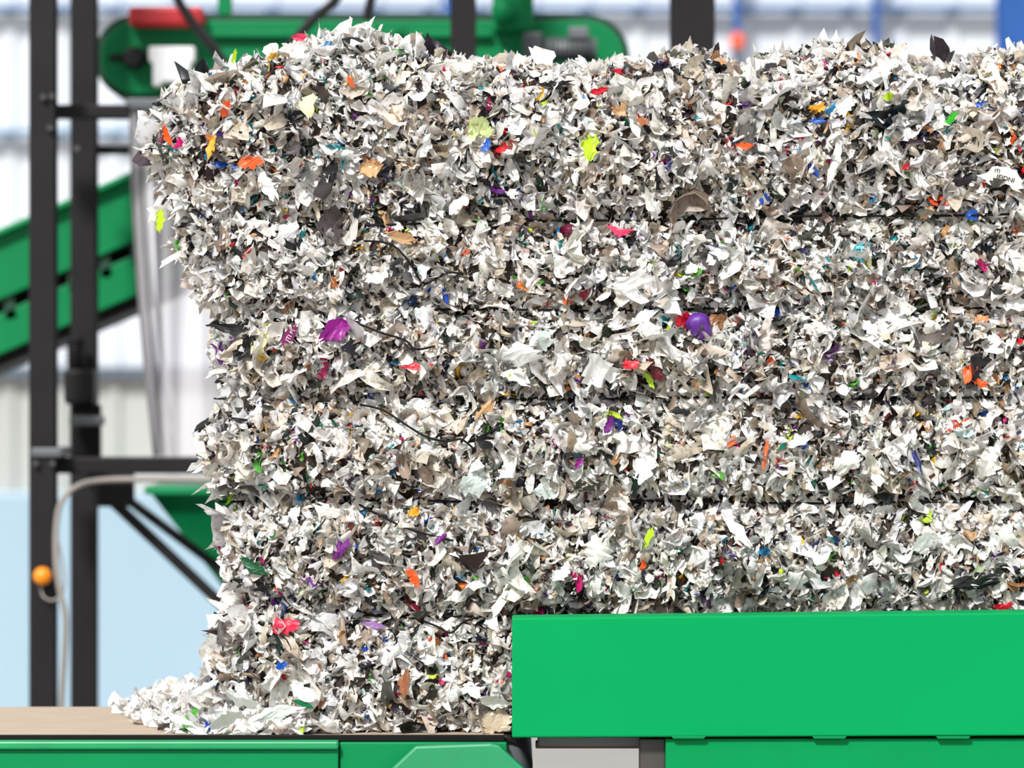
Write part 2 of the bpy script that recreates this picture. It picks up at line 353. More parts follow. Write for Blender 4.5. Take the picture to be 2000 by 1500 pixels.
for lx in (-1.7, -0.85, -0.18):
    for ly in (-0.1, 0.6):
        hbeam('leg', (lx, ly, 0), (lx, ly, 0.69), 0.05, 0.05, M_GREEN2, plate=True, parent=cv)

# ------------------------------------------------------------ baler outlet (green channel)
ba = empty('baler_outlet', (1.0, 0.2, 0), 'bright green steel outlet channel of the baling press', 'baler')
bm = bmesh.new(); y0 = -0.2; y1 = -0.09
zt0, zt1 = WZ(1207, y0), WZ(1196, y0); zb0, zb1 = WZ(1441, y0), WZ(1437, y0)
xr = 1.9; zt2 = zt0+(zt1-zt0)*xr; zb2 = zb0+(zb1-zb0)*xr
vs = [bm.verts.new(p) for p in [(0, y0, zb0), (xr, y0, zb2), (xr, y0, zt2), (0, y0, zt0), (0, y1, zb0), (xr, y1, zb2), (xr, y1, zt2), (0, y1, zt0)]]
for q in ((0, 1, 2, 3), (7, 6, 5, 4), (0, 3, 7, 4), (1, 5, 6, 2), (3, 2, 6, 7), (0, 4, 5, 1)): bm.faces.new([vs[i] for i in q])
bm_done(bm, 'side_beam', M_GREEN, 0.004, 3, parent=ba)
pprism('lower_side_plate', [(1300, 1443), (2900, 1441), (2900, 1750), (1300, 1750)], -0.185, -0.12, mat('green_lower', (0, 136, 75), .55, var=.03, spec=.1), 0.003, parent=ba)
for px in (1345, 1620, 1862):
    pprism('weld_tab', [(px-34, 1438), (px+34, 1438), (px+30, 1443), (px-30, 1443)], -0.201, -0.18, M_GREEN2, 0.001, parent=ba)
pprism('end_post', [(1250, 1443), (1300, 1443), (1300, 2280), (1250, 2280)], -0.16, -0.08, mat('dark_grey_steel', (66, 62, 60), .5), 0.003, parent=ba)  # post in one even dark grey
box('bed_plate', 0.05, 1.9, -0.09, 0.62, 0.79, ZB, M_GREY, parent=ba)
box('side_beam', 0.05, 1.9, 0.62, 0.72, 0.8, 1.04, M_GREEN, parent=ba)
pprism('cross_tie', [(1046, 1450), (1250, 1450), (1250, 1462), (1046, 1462)], 0.0, 0.05, M_BRASS, 0.002, parent=ba)
for lx in (1.2, 1.8):
    for ly in (-0.1, 0.62):
        hbeam('leg', (lx, ly, 0), (lx, ly, 0.8), 0.07, 0.07, M_GREEN2, plate=True, parent=ba)

# ------------------------------------------------------------ bale core
Z0 = ZB+0.001; DEP = 0.55
SILL = [(1430, 432), (1300, 432), (1240, 418), (1215, 415), (1200, 448), (1150, 458), (1100, 448), (1000, 455), (975, 462), (950, 446), (870, 428), (790, 436), (770, 446), (700, 430), (620, 420), (600, 428), (560, 405), (500, 392), (470, 346), (430, 322), (400, 320), (330, 326), (270, 306), (220, 320), (180, 350), (140, 400), (100, 474), (60, 600)]
SILT = [(300, 190), (340, 172), (400, 140), (450, 120), (530, 103), (600, 80), (690, 68), (740, 82), (790, 116), (850, 126), (880, 120), (940, 132), (1080, 138), (1180, 138), (1290, 122), (1380, 106), (1440, 140), (1470, 152), (1510, 118), (1600, 104), (1700, 107), (1750, 107), (1780, 130), (1850, 140), (1920, 114), (1960, 104), (2000, 114), (2300, 126), (2800, 126)]
zl = np.array([1.49+(750-a)/1000 for a, b_ in SILL]); xl_ = np.array([(b_-1000)/1000*1.03+0.024 for a, b_ in SILL])
xt = np.array([(a-1000)/1000 for a, b_ in SILT]); zt_ = np.array([1.49+(750-b_)/1000 for a, b_ in SILT])
def xleft(z): return float(np.interp(z, zl, xl_))
def ztop(x): return float(np.interp(x, xt, zt_))
TIES = [1.49+(750-p)/1000 for p in (430, 605, 778, 980, 1202)]
tz = np.array([Z0-0.02]+TIES[::-1]+[2.15])
def bulge(z):
    i = int(np.clip(np.searchsorted(tz, z)-1, 0, len(tz)-2)); t = (z-tz[i])/(tz[i+1]-tz[i]); t = min(max(t, 0), 1)
    return math.sin(math.pi*t)**0.4
XR = 1.75
def plan(s, z):
    xl = xleft(z); r = 0.15
    if s <= 1: return (XR+(xl+r-XR)*s, 0.0), (0, -1)
    if s <= 2:
        a = (s-1)*math.pi/2; return (xl+r-r*math.sin(a), r-r*math.cos(a)), (-math.sin(a), -math.cos(a))
    if s <= 3: return (xl, r+(DEP-2*r)*(s-2)), (-1, 0)
    if s <= 4:
        a = (s-3)*math.pi/2; return (xl+r-r*math.cos(a), DEP-r+r*math.sin(a)), (-math.cos(a), math.sin(a))
    return (xl+r+(XR-xl-r)*(s-4), DEP), (0, 1)
S = np.concatenate([np.linspace(0, 1, 260, endpoint=False), np.linspace(1, 2, 24, endpoint=False), np.linspace(2, 3, 24, endpoint=False), np.linspace(3, 4, 16, endpoint=False), np.linspace(4, 5, 80)])
NT = 180; NC = 14
rowsP = []
TOPR = 0.07
for j in range(NT+NC):
    row = []
    for s in S:
        if j < NT:
            t = j/(NT-1)
            (x, y), nn = plan(s, Z0+0.6)
            zt = ztop(x)
            if t < 0.9: z = Z0+(zt-TOPR-Z0)*(t/0.9); ins = 0.0
            else:
                a = (t-0.9)/0.1*math.pi/2; z = zt-TOPR+TOPR*math.sin(a); ins = TOPR*(1-math.cos(a))
            (x, y), nn = plan(s, z)
            zt2_ = ztop(x)
            if z > zt2_: z = zt2_
            q = Vector((x*4.5, y*4.5, z*4.5))
            bl_ = 0.085*(bulge(z)-0.82)
            nz_ = 0.024*noise.noise(q)+0.020*noise.noise(q*3.1)+0.016*noise.noise(Vector((x*14, y*14, z*3)))+0.010*noise.noise(q*9)
            off = bl_+nz_-ins
            row.append((x+nn[0]*off, y+nn[1]*off, z))
        else:
            w = (j-NT+1)/NC
            p = rowsP[NT-1][len(row)]
            cx = max(p[0], xleft(1.95)+0.3); cy = DEP/2
            x = p[0]+(cx-p[0])*w; y = p[1]+(cy-p[1])*w
            z = p[2]+(ztop(x)-p[2])*min(1, w*2)+0.02*noise.noise(Vector((x*7, y*7, 3)))*min(1, w*3)
            row.append((x, y, z))
    rowsP.append(row)
G = np.array(rowsP); nr, ns, _ = G.shape
idx = np.arange(nr*ns).reshape(nr, ns)
quads = np.stack([idx[:-1, :-1], idx[:-1, 1:], idx[1:, 1:], idx[1:, :-1]], -1).reshape(-1, 4)
verts = G.reshape(-1, 3)
bale = empty('shredded_plastic_bale', (0.5, DEP/2, Z0), 'large compressed bale of mostly white shredded plastic with black wire', 'bale')
me = bpy.data.meshes.new('compacted_core'); me.from_pydata(verts.tolist(), [], quads.tolist())
vq = verts[quads]; e1 = vq[:, 2]-vq[:, 0]; e2 = vq[:, 3]-vq[:, 1]; cr = np.cross(e1, e2); ar = np.linalg.norm(cr, axis=1); Nq = cr/np.maximum(ar, 1e-9)[:, None]
cen = vq.mean(1)
fi = np.argmax((np.abs(cen[:, 1]) < 0.05)*(cen[:, 0] > 0)*(np.abs(cen[:, 2]-1.4) < 0.2))
if Nq[fi, 1] > 0: Nq = -Nq
bvh = BVHTree.FromPolygons(verts.tolist(), quads.tolist())
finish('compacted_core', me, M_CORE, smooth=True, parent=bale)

PAL = [((0.92, 0.92, 0.91), 0.36), ((0.88, 0.85, 0.79), 0.20), ((0.70, 0.71, 0.72), 0.12), ((0.64, 0.56, 0.46), 0.085), ((0.37, 0.29, 0.22), 0.05), ((0.12, 0.115, 0.11), 0.05), ((0.02, 0.02, 0.022), 0.06)]
CLR = [(230, 30, 50), (200, 20, 110), (120, 50, 150), (30, 80, 190), (30, 130, 190), (190, 220, 50), (90, 180, 60), (0, 110, 80), (240, 130, 30), (240, 190, 40), (235, 90, 50), (190, 140, 90), (160, 110, 70), (200, 230, 225), (110, 20, 30), (40, 50, 110), (215, 225, 190), (220, 180, 140), (190, 140, 90), (200, 215, 215), (0, 150, 160)]
PC = np.array([c for c, w in PAL]+[lin(c) for c in CLR]); PW = np.array([w for c, w in PAL]+[0.11/len(CLR)]*len(CLR)); PW /= PW.sum()
NPAL = len(PAL)
def nrm(v): return v/np.maximum(np.linalg.norm(v, axis=1), 1e-9)[:, None]
NU, NV = 7, 4
def shred_geo(P, N, L, Wd, tilt, curl=1.0, nu=NU, nv=NV, vert=0.0):
    n = len(P)
    nn = nrm(N+rng.normal(size=(n, 3))*tilt[:, None])
    r = rng.normal(size=(n, 3)); r[:, 0] += np.where(rng.random(n) < vert, 2.5, 0)
    t = nrm(np.cross(nn, r)); b_ = np.cross(nn, t)
    # u stations bunched toward the ends so tips read as rounded or torn, not needle sharp
    u = np.sin(np.linspace(-1, 1, nu)*math.pi/2*0.92)[None, :, None]/math.sin(math.pi/2*0.92); v = np.linspace(-1, 1, nv)[None, None, :]
    blunt = rng.uniform(0.25, 0.8, (n, 1, 1))*(rng.random((n, 1, 1)) < 0.88)
    prof = np.sqrt(np.clip(1-np.abs(u)**rng.uniform(1.8, 4, (n, 1, 1)), 0, 1))*(1-blunt)+blunt
    eu = prof*rng.uniform(0.6, 1.25, (n, nu, 1)); el = prof*rng.uniform(0.6, 1.25, (n, nu, 1))
    wd = np.where(v > 0, eu, el)
    lat = rng.normal(size=(n, 1, 1))*0.8*(u*u-0.4)+rng.normal(size=(n, 1, 1))*0.35*np.sin(3*u)
    L_ = L[:, None, None]; W_ = Wd[:, None, None]
    X = L_*u+rng.normal(size=(n, 1, nv))*0.09*L_*np.abs(u)+rng.normal(size=(n, nu, nv))*0.03*L_
    Y = W_*(wd*v+lat)
    def g(s): return np.clip(rng.normal(size=(n, 1, 1)), -2, 2)*s*curl
    k1 = g(.42); k2 = g(.65); k3 = g(.45); k4 = g(.34)
    ph = rng.uniform(0, 6.28, (n, 1, 1))
    Z = L_*k1*u*u+W_*(k2*v*v+k3*u*v)+L_*k4*u**3*0.6+W_*0.26*curl*np.sin(3.4*u+2.2*v+ph)
    V = P[:, None, None, :]+X[..., None]*t[:, None, None, :]+Y[..., None]*b_[:, None, None, :]+Z[..., None]*nn[:, None, None, :]
    return V.reshape(n, nu*nv, 3)
def shred_mesh(name, V, C, nu=NU, nv=NV, smooth=True):
    n = V.shape[0]; k = nu*nv
    base = np.arange(k).reshape(nu, nv)
    q = np.stack([base[:-1, :-1], base[1:, :-1], base[1:, 1:], base[:-1, 1:]], -1).reshape(-1, 4)
    Q = (q[None]+(np.arange(n)*k)[:, None, None]).reshape(-1, 4)
    me = bpy.data.meshes.new(name)
    me.vertices.add(n*k); me.vertices.foreach_set('co', V.reshape(-1).astype(np.float32))
    me.loops.add(Q.size); me.loops.foreach_set('vertex_index', Q.ravel().astype(np.int32))
    me.polygons.add(len(Q)); me.polygons.foreach_set('loop_start', (np.arange(len(Q))*4).astype(np.int32))
    me.update(calc_edges=True)
    ca = me.color_attributes.new('Col', 'FLOAT_COLOR', 'POINT')
    cc = np.ones((n*k, 4), dtype=np.float32); cc[:, :3] = np.repeat(C, k, axis=0)
    ca.data.foreach_set('color', cc.ravel())
    if smooth: me.polygons.foreach_set('use_smooth', np.ones(len(Q), dtype=bool))
    return me
def sample(n):
    w = ar.copy()
    w *= np.where(cen[:, 0] > 1.12, 0.45, 1.0)*np.where(Nq[:, 1] > 0.4, 0.25, 1.0)
    w /= w.sum()
    f = rng.choice(len(w), n, p=w)
    a = rng.random((n, 1)); b_ = rng.random((n, 1)); q = vq[f]
    P = (1-a)*(1-b_)*q[:, 0]+a*(1-b_)*q[:, 1]+a*b_*q[:, 2]+(1-a)*b_*q[:, 3]
    return P, Nq[f]
def colours(n, pw=PW):
    ix = rng.choice(len(PC), n, p=pw)
    c = PC[ix]
    return np.clip(c*rng.uniform(0.82, 1.06, (n, 1))+rng.normal(size=(n, 3))*0.008, 0.005, 0.94), np.where(ix >= NPAL, 0.62, 1.0)
def tie_dist(z): return np.min(np.abs(z[:, None]-np.array(TIES)[None]), axis=1)
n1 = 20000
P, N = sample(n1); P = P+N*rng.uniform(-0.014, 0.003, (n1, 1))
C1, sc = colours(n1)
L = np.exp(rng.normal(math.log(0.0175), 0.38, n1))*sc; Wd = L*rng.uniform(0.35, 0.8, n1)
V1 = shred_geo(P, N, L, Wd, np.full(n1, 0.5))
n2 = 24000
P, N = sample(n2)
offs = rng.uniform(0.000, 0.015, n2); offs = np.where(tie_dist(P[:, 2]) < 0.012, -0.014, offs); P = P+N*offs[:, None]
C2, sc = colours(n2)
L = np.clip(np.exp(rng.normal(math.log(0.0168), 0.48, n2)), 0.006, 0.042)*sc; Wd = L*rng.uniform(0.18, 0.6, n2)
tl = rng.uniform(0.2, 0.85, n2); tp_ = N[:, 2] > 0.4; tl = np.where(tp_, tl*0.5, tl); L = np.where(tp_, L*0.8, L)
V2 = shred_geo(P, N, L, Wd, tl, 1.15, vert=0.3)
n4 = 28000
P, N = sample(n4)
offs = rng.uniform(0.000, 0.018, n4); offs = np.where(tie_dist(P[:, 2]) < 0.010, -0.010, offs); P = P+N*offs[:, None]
C4, sc = colours(n4)
L = np.clip(np.exp(rng.normal(math.log(0.0100), 0.45, n4)), 0.003, 0.026)*sc; Wd = L*rng.uniform(0.2, 0.7, n4)
V4 = shred_geo(P, N, L, Wd, np.where(N[:, 2] > 0.4, 0.4, rng.uniform(0.3, 1.2, n4)), 1.2, vert=0.2)
V = np.concatenate([V1, V2, V4]); V[..., 2] = np.maximum(V[..., 2], ZB+0.001)
mk = V[..., 0] > -0.02
V[..., 1] = np.where(mk & (V[..., 2] < 1.06), np.maximum(V[..., 1], -0.085), V[..., 1])
sh = finish('shreds', shred_mesh('shreds', V, np.concatenate([C1, C2, C4])), M_SH, parent=bale, label='dense mass of curled white, grey and coloured plastic shreds')
sh['kind'] = 'stuff'

# ------------------------------------------------------------ tie wires
cam_loc = Vector((0, -CD, CZ))
def hit(px, py, off=0.0):
    d = (W(px, py, 0)-cam_loc).normalized()
    h = bvh.ray_cast(cam_loc, d)
    if h[0] is None: 
        return W(px, py, 0.12)
    return h[0]-d*off
for i, (z, slope, tail) in enumerate([
    (TIES[0], -0.016, [(690, 470), (760, 476), (798, 510), (825, 552), (850, 545), (875, 532), (905, 536)]),
    (TIES[1], -0.004, [(680, 622), (705, 634), (745, 650), (790, 664), (812, 682), (850, 676)]),
    (TIES[2], 0.0, [(690, 788), (745, 800), (790, 828), (830, 852), (870, 862), (900, 858), (925, 876)]),
    (TIES[3], 0.003, [(700, 985), (745, 1008), (790, 1030), (850, 1048), (885, 1056)]),
    (TIES[4], 0.0, [(690, 1190), (745, 1205), (800, 1206), (850, 1222), (880, 1236), (905, 1215), (935, 1206)])]):
    pts = []
    for px in range(430, 2001, 22):
        f_ = min(1, max(0, (px-640)/160))
        pts.append(hit(px, 750+(1.49-z)*1000+2*math.sin(px*0.011+i)+(px-1200)*slope, 0.004+0.024*f_))
    ys = [p.y for p in pts]
    for _ in range(8): ys = [ys[0]]+[min(ys[k], (ys[k-1]+ys[k]+ys[k+1])/3) for k in range(1, len(ys)-1)]+[ys[-1]]
    for p, y in zip(pts, ys): p.y = y
    pts = [pts[0]+Vector((-0.02, 0.12, 0)), ]+pts+[Vector((XR, pts[-1].y, pts[-1].z))]
    bm = bmesh.new(); add_tube(bm, pts, 0.0022, 6)
    add_tube(bm, spline([hit(a, b_, 0.028) for a, b_ in tail], 5), 0.0021, 6)
    o = bm_done(bm, 'tie_wire', M_RUB, 0, smooth=True, parent=bale, label='black tie wire with twisted loose tail')

# ------------------------------------------------------------ loose heap
mx_ = 60; my_ = 50; HV = []
def sst(t): t = min(max(t, 0), 1); return t*t*(3-2*t)
def heap_h(x, y):
    yf = float(np.interp(x, [-.86, -.75, -.64, -.42, -.33, -.28], [.50, .2, -.085, -.095, -.06, 0.0]))
    d = (y-yf)
    return 0.002+0.100*sst((x+.88)/.48)**1.2*sst(d/.32)*sst((0.58-y)/.1)*(0.85+0.4*noise.noise(Vector((x*9, y*9, 1))))
for j in range(my_):
    for i in range(mx_):
        x = -.86+.60*i/(mx_-1); y = -.1+.68*j/(my_-1); HV.append((x, y, ZB+heap_h(x, y)))
HV = np.array(HV); ii = np.arange(mx_*my_).reshape(my_, mx_)
HQ = np.stack([ii[:-1, :-1], ii[:-1, 1:], ii[1:, 1:], ii[1:, :-1]], -1).reshape(-1, 4)
keep = (HV[HQ][..., 2].mean(1) > ZB+0.005); HQ = HQ[keep]
used = np.unique(HQ); rm = -np.ones(len(HV), int); rm[used] = np.arange(len(used))
heap = empty('loose_shred_heap', (-.55, .2, ZB), 'spilled heap of loose white shreds on the tan belt', 'heap')
me = bpy.data.meshes.new('heap_core'); me.from_pydata(HV[used].tolist(), [], rm[HQ].tolist())
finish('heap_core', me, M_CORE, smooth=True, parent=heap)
n3 = 5200
f = rng.choice(len(HQ), n3); P = HV[HQ[f]].mean(1)+rng.normal(size=(n3, 3))*np.array([.014, .010, 0]); P[:, 2] += rng.uniform(0.0, 0.012, n3)
N = np.tile(np.array([[-0.1, -0.45, 0.9]]), (n3, 1))
pw = PW.copy(); pw[0] *= 2.2; pw[3:7] *= 0.5; pw /= pw.sum()
C3, sc = colours(n3, pw)
L = np.clip(np.exp(rng.normal(math.log(0.0175), 0.45, n3)), 0.005, 0.045)*sc; Wd = L*rng.uniform(0.22, 0.65, n3)
V3 = shred_geo(P, N, L, Wd, np.full(n3, 0.35), 1.0); V3[..., 2] = np.maximum(V3[..., 2], ZB+0.001)
V3[..., 1] = np.maximum(V3[..., 1], -0.14)
h3 = finish('heap_shreds', shred_mesh('heap_shreds', V3, C3), M_SH, parent=heap, label='loose curled white and silvery plastic shreds'); h3['kind'] = 'stuff'

# ------------------------------------------------------------ prominent scraps
def scrap(name, px, py, w, h, ang, rgb, cname, kindword='plastic', curl=1.0, off=0.031, y=None, tilt=0.25, label=None, rough=0.4, nu=10, nv=7, seed=0, k=0.92):
    r = np.random.default_rng(int(px*7+py*13+seed))
    p = hit(px, py, off) if y is None else W(px, py, y)
    a = math.radians(ang); L = w/2000*k; Wd = h/2000*k
    u = np.linspace(-1, 1, nu)[:, None]; v = np.linspace(-1, 1, nv)[None, :]
    pw_ = r.uniform(1.5, 4); bl = r.uniform(0.1, 0.6)
    base = np.clip(1-np.abs(u)**pw_, 0, 1)*(1-bl)+bl
    eu = base*r.uniform(0.6, 1.3, (nu, 1)); el = base*r.uniform(0.6, 1.3, (nu, 1))
    wdp = np.where(v > 0, eu, el)
    endj = 1+0.18*r.normal(size=(1, nv))
    X = L*u*endj+r.normal(size=(nu, nv))*0.03*L
    Y = Wd*(wdp*v+r.normal()*0.3*u*u)
    s = min(L, Wd)
    Z = np.zeros((nu, nv))
    for _ in range(4):
        th_ = r.uniform(0, math.pi); c0 = r.uniform(-.6, .6)
        Z += r.normal()*0.28*np.abs(u*math.cos(th_)+v*math.sin(th_)-c0)
    Z = curl*s*(Z-Z.mean())+r.normal(size=(nu, nv))*0.03*s*curl
    ca, sa = math.cos(a), math.sin(a)
    tx, tz_ = r.normal()*tilt, r.normal()*tilt
    V = np.stack([X*ca-Y*sa, -Z+(X*ca-Y*sa)*tx+(X*sa+Y*ca)*tz_, X*sa+Y*ca], -1).reshape(-1, 3)+np.array(p)
    me = bpy.data.meshes.new(name); b0 = np.arange(nu*nv).reshape(nu, nv)
    q = np.stack([b0[:-1, :-1], b0[1:, :-1], b0[1:, 1:], b0[:-1, 1:]], -1).reshape(-1, 4)
    me.from_pydata(V.tolist(), [], q.tolist())
    m = mat('%s_%s' % (cname.replace(' ', '_'), kindword), rgb, rough, var=0.06, scale=60, translucent=0.12)
    o = finish(name, me, m, smooth=False)
    top(o, label or 'crumpled %s %s scrap caught in the shredded bale' % (cname, kindword), 'scrap')
    return o
WH = (246, 247, 246); OW = (232, 230, 224)
D = [
 (1335, 628, 34, 36, 70, (195, 20, 40), 'red', 'plastic'), (1405, 630, 50, 32, -10, (160, 112, 74), 'brown', 'cardboard'),
 (1262, 566, 130, 62, -8, WH, 'white', 'paper'), (1300, 588, 90, 40, -30, WH, 'white', 'paper'), (1255, 620, 60, 30, 30, WH, 'white', 'paper'),
 (655, 645, 64, 42, 25, (140, 12, 130), 'magenta', 'plastic'), (470, 648, 96, 26, -15, (22, 22, 24), 'black', 'plastic'), (480, 680, 50, 34, 60, (22, 22, 24), 'black', 'plastic'),
 (1000, 695, 100, 50, 10, WH, 'white', 'plastic'), (1052, 668, 48, 44, 40, (220, 232, 228), 'pale mint', 'plastic'), (1168, 722, 74, 66, 20, WH, 'white', 'paper'), (1010, 735, 50, 30, -20, WH, 'white', 'plastic'),
 (1278, 722, 54, 24, -55, (90, 12, 22), 'dark red', 'plastic'), (1268, 740, 38, 12, -60, (180, 215, 30), 'lime green', 'plastic'), (1232, 712, 34, 20, 0, (205, 30, 50), 'red', 'plastic'),
 (815, 718, 60, 20, 5, (160, 25, 22), 'red', 'plastic'), (1892, 728, 46, 24, 60, (245, 100, 45), 'orange', 'plastic'), (1915, 748, 36, 16, -20, (245, 100, 45), 'orange', 'plastic'),
 (928, 943, 62, 56, 10, (212, 236, 230), 'pale mint', 'plastic'), (1065, 960, 54, 30, 0, (212, 236, 230), 'pale mint', 'plastic'), (808, 1000, 26, 20, 30, (235, 160, 30), 'yellow', 'plastic'),
 (1495, 888, 60, 10, 80, (230, 85, 30), 'orange', 'plastic'), (1430, 862, 24, 14, 60, (215, 65, 25), 'orange', 'plastic'), (1262, 905, 84, 44, 65, WH, 'white', 'plastic'),
 (555, 1222, 58, 34, 10, (222, 20, 60), 'bright red', 'plastic'), (495, 1108, 66, 24, -30, (8, 80, 44), 'dark green', 'plastic'), (447, 1080, 110, 26, 80, WH, 'white', 'plastic'), (470, 1172, 90, 26, -12, OW, 'off-white', 'plastic'),
 (665, 1070, 52, 22, 55, (110, 30, 120), 'purple', 'plastic'), (490, 316, 48, 28, 5, (240, 140, 25), 'orange', 'plastic'), (438, 322, 54, 14, -12, (15, 80, 175), 'blue', 'plastic'),
 (412, 285, 62, 18, 75, (245, 165, 25), 'yellow', 'plastic'), (325, 265, 50, 16, -70, (240, 130, 30), 'orange', 'plastic'), (312, 430, 46, 22, 85, (190, 222, 15), 'lime green', 'plastic'), (440, 212, 36, 18, 70, (215, 140, 50), 'orange', 'plastic'),
 (585, 74, 32, 18, 0, (235, 60, 100), 'pink', 'plastic'), (456, 114, 38, 10, 80, (190, 220, 50), 'lime green', 'plastic'), (655, 94, 60, 32, -25, (8, 74, 50), 'dark green', 'plastic'), (685, 160, 28, 10, -60, (235, 80, 35), 'orange', 'plastic'),
 (935, 250, 50, 40, 20, (208, 225, 155), 'pale green', 'plastic'), (1155, 285, 58, 28, 80, (190, 222, 100), 'lime green', 'plastic'), (950, 285, 30, 16, 60, (15, 95, 185), 'blue', 'plastic'), (980, 291, 30, 14, 20, (220, 25, 45), 'red', 'plastic'),
 (1170, 178, 32, 16, 10, (210, 25, 45), 'red', 'plastic'), (1215, 140, 52, 12, -5, (175, 15, 35), 'red', 'plastic'), (985, 142, 26, 16, 70, (215, 35, 60), 'red', 'plastic'),
 (725, 330, 48, 40, 20, (205, 165, 120), 'tan', 'cardboard'), (770, 228, 50, 30, 60, (218, 196, 170), 'beige', 'plastic'), (600, 205, 50, 32, 80, (214, 210, 165), 'cream', 'plastic'),
 (1210, 453, 54, 20, -12, (180, 50, 80), 'pink', 'plastic'), (1680, 492, 30, 40, 0, (25, 145, 160), 'teal', 'plastic'), (1495, 390, 26, 20, 50, (35, 55, 165), 'blue', 'plastic'), (1597, 212, 34, 20, 20, (195, 195, 40), 'yellow', 'plastic'), (1597, 235, 30, 12, 0, (50, 80, 160), 'blue', 'plastic'),
 (1212, 216, 34, 26, 30, (215, 160, 110), 'tan', 'cardboard'), (1255, 237, 28, 18, -20, (160, 100, 65), 'brown', 'plastic'), (1455, 285, 32, 14, 0, (190, 110, 45), 'orange', 'plastic'), (1825, 610, 74, 10, 83, (190, 220, 30), 'lime green', 'plastic'), (1515, 612, 38, 14, 10, (50, 140, 205), 'blue', 'plastic'),
 (1916, 625, 30, 24, 30, (235, 155, 100), 'peach', 'plastic'), (1975, 592, 80, 34, -18, WH, 'white', 'paper'), (940, 436, 28, 14, -30, (50, 180, 40), 'green', 'plastic'), (790, 464, 76, 24, -18, (205, 175, 140), 'tan', 'cardboard'), (752, 425, 40, 18, -60, (205, 175, 140), 'tan', 'cardboard'),
 (948, 802, 56, 28, 50, (205, 160, 120), 'tan', 'cardboard'), (1266, 1052, 40, 16, 65, (150, 198, 25), 'lime green', 'plastic'), (1256, 1105, 24, 14, 70, (230, 80, 30), 'orange', 'plastic'), (1790, 898, 60, 11, -75, (25, 35, 105), 'navy blue', 'plastic'),
 (808, 1128, 42, 18, -60, (225, 75, 45), 'orange', 'plastic'), (460, 955, 50, 18, 60, (190, 205, 60), 'lime green', 'plastic'), (430, 1058, 36, 12, 80, (205, 30, 110), 'magenta', 'plastic'),
 (1190, 828, 38, 18, 70, (110, 30, 130), 'purple', 'plastic'), (1085, 168, 64, 20, 5, (22, 22, 24), 'black', 'plastic'), (645, 335, 44, 28, 70, (28, 28, 30), 'black', 'plastic'), (1330, 803, 50, 18, -10, (22, 22, 24), 'black', 'plastic'), (1905, 1135, 100, 32, 8, (18, 18, 20), 'black', 'plastic'),
 (402, 828, 56, 18, 40, (28, 28, 30), 'black', 'plastic'), (398, 903, 54, 26, 35, WH, 'white', 'plastic'), (870, 130, 84, 24, 8, OW, 'off-white', 'plastic'), (710, 98, 70, 24, -20, OW, 'off-white', 'plastic'),
 (1440, 1035, 84, 26, -50, WH, 'white', 'plastic'), (1810, 1062, 50, 44, 20, WH, 'white', 'plastic'), (1655, 905, 60, 44, 40, OW, 'off-white', 'plastic'), (1930, 905, 56, 50, 70, OW, 'off-white', 'plastic'),
 (900, 395, 60, 26, 50, WH, 'white', 'plastic'), (1590, 600, 40, 26, 10, WH, 'white', 'plastic'), (1280, 410, 36, 24, 80, WH, 'white', 'plastic'), (1630, 320, 90, 22, 75, OW, 'off-white', 'plastic'), (520, 360, 60, 26, -60, WH, 'white', 'plastic'), (1650, 205, 40, 34, 60, WH, 'white', 'plastic'),
 (820, 610, 40, 24, 10, (212, 236, 230), 'pale mint', 'plastic'), (1130, 905, 24, 13, 60, (170, 25, 140), 'magenta', 'plastic'), (860, 1053, 30, 13, 40, (120, 25, 110), 'purple', 'plastic'), (730, 1220, 44, 15, -10, (145, 105, 165), 'lilac', 'plastic'),
 (1770, 325, 20, 11, 40, (210, 25, 45), 'red', 'plastic'), (1858, 232, 30, 13, 50, (0, 110, 82), 'green', 'plastic'), (1735, 188, 22, 18, 20, (180, 205, 40), 'lime green', 'plastic'), (560, 770, 40, 26, 30, (218, 206, 190), 'beige', 'plastic'), (510, 672, 46, 30, 60, (218, 204, 170), 'cream', 'plastic'), (1510, 780, 44, 14, -50, (215, 140, 50), 'orange', 'plastic'),
 (790, 1335, 60, 24, 85, (60, 45, 35), 'brown', 'plastic'), (550, 1300, 28, 18, 20, (35, 65, 155), 'blue', 'plastic'), (1168, 1080, 60, 56, 80, OW, 'off-white', 'plastic'),
 (1500, 1050, 30, 16, 60, OW, 'off-white', 'plastic'), (1960, 1185, 38, 14, 10, (210, 25, 50), 'red', 'plastic'), (1900, 420, 30, 22, 0, (80, 110, 180), 'blue', 'plastic'), (1810, 415, 36, 22, 30, (205, 160, 120), 'tan', 'cardboard'),
 (700, 985, 44, 24, 20, WH, 'white', 'plastic'), (1240, 545, 60, 30, 50, WH, 'white', 'paper'), (640, 1000, 50, 26, -20, OW, 'off-white', 'plastic'), (560, 460, 50, 26, 30, WH, 'white', 'plastic'), (1010, 250, 40, 26, 40, WH, 'white', 'plastic'), (830, 290, 44, 24, 60, WH, 'white', 'plastic'), (1400, 500, 44, 26, 30, WH, 'white', 'plastic'), (1700, 640, 44, 24, -40, WH, 'white', 'plastic'), (1560, 860, 50, 28, 20, WH, 'white', 'plastic'), (820, 790, 48, 26, 10, WH, 'white', 'plastic'), (570, 1010, 44, 26, 50, WH, 'white', 'plastic'), (1100, 1120, 40, 26, 50, WH, 'white', 'plastic'), (740, 540, 50, 24, 20, WH, 'white', 'plastic'), (1880, 160, 44, 26, 20, WH, 'white', 'plastic'), (1500, 200, 50, 26, 30, OW, 'off-white', 'plastic'),
]
for d in D:
    nm = {'plastic': 'plastic_scrap', 'paper': 'paper_scrap', 'cardboard': 'cardboard_scrap'}[d[7]]
    o = scrap(nm, *d[:8]); o['group'] = 'larger scraps showing on the bale face'
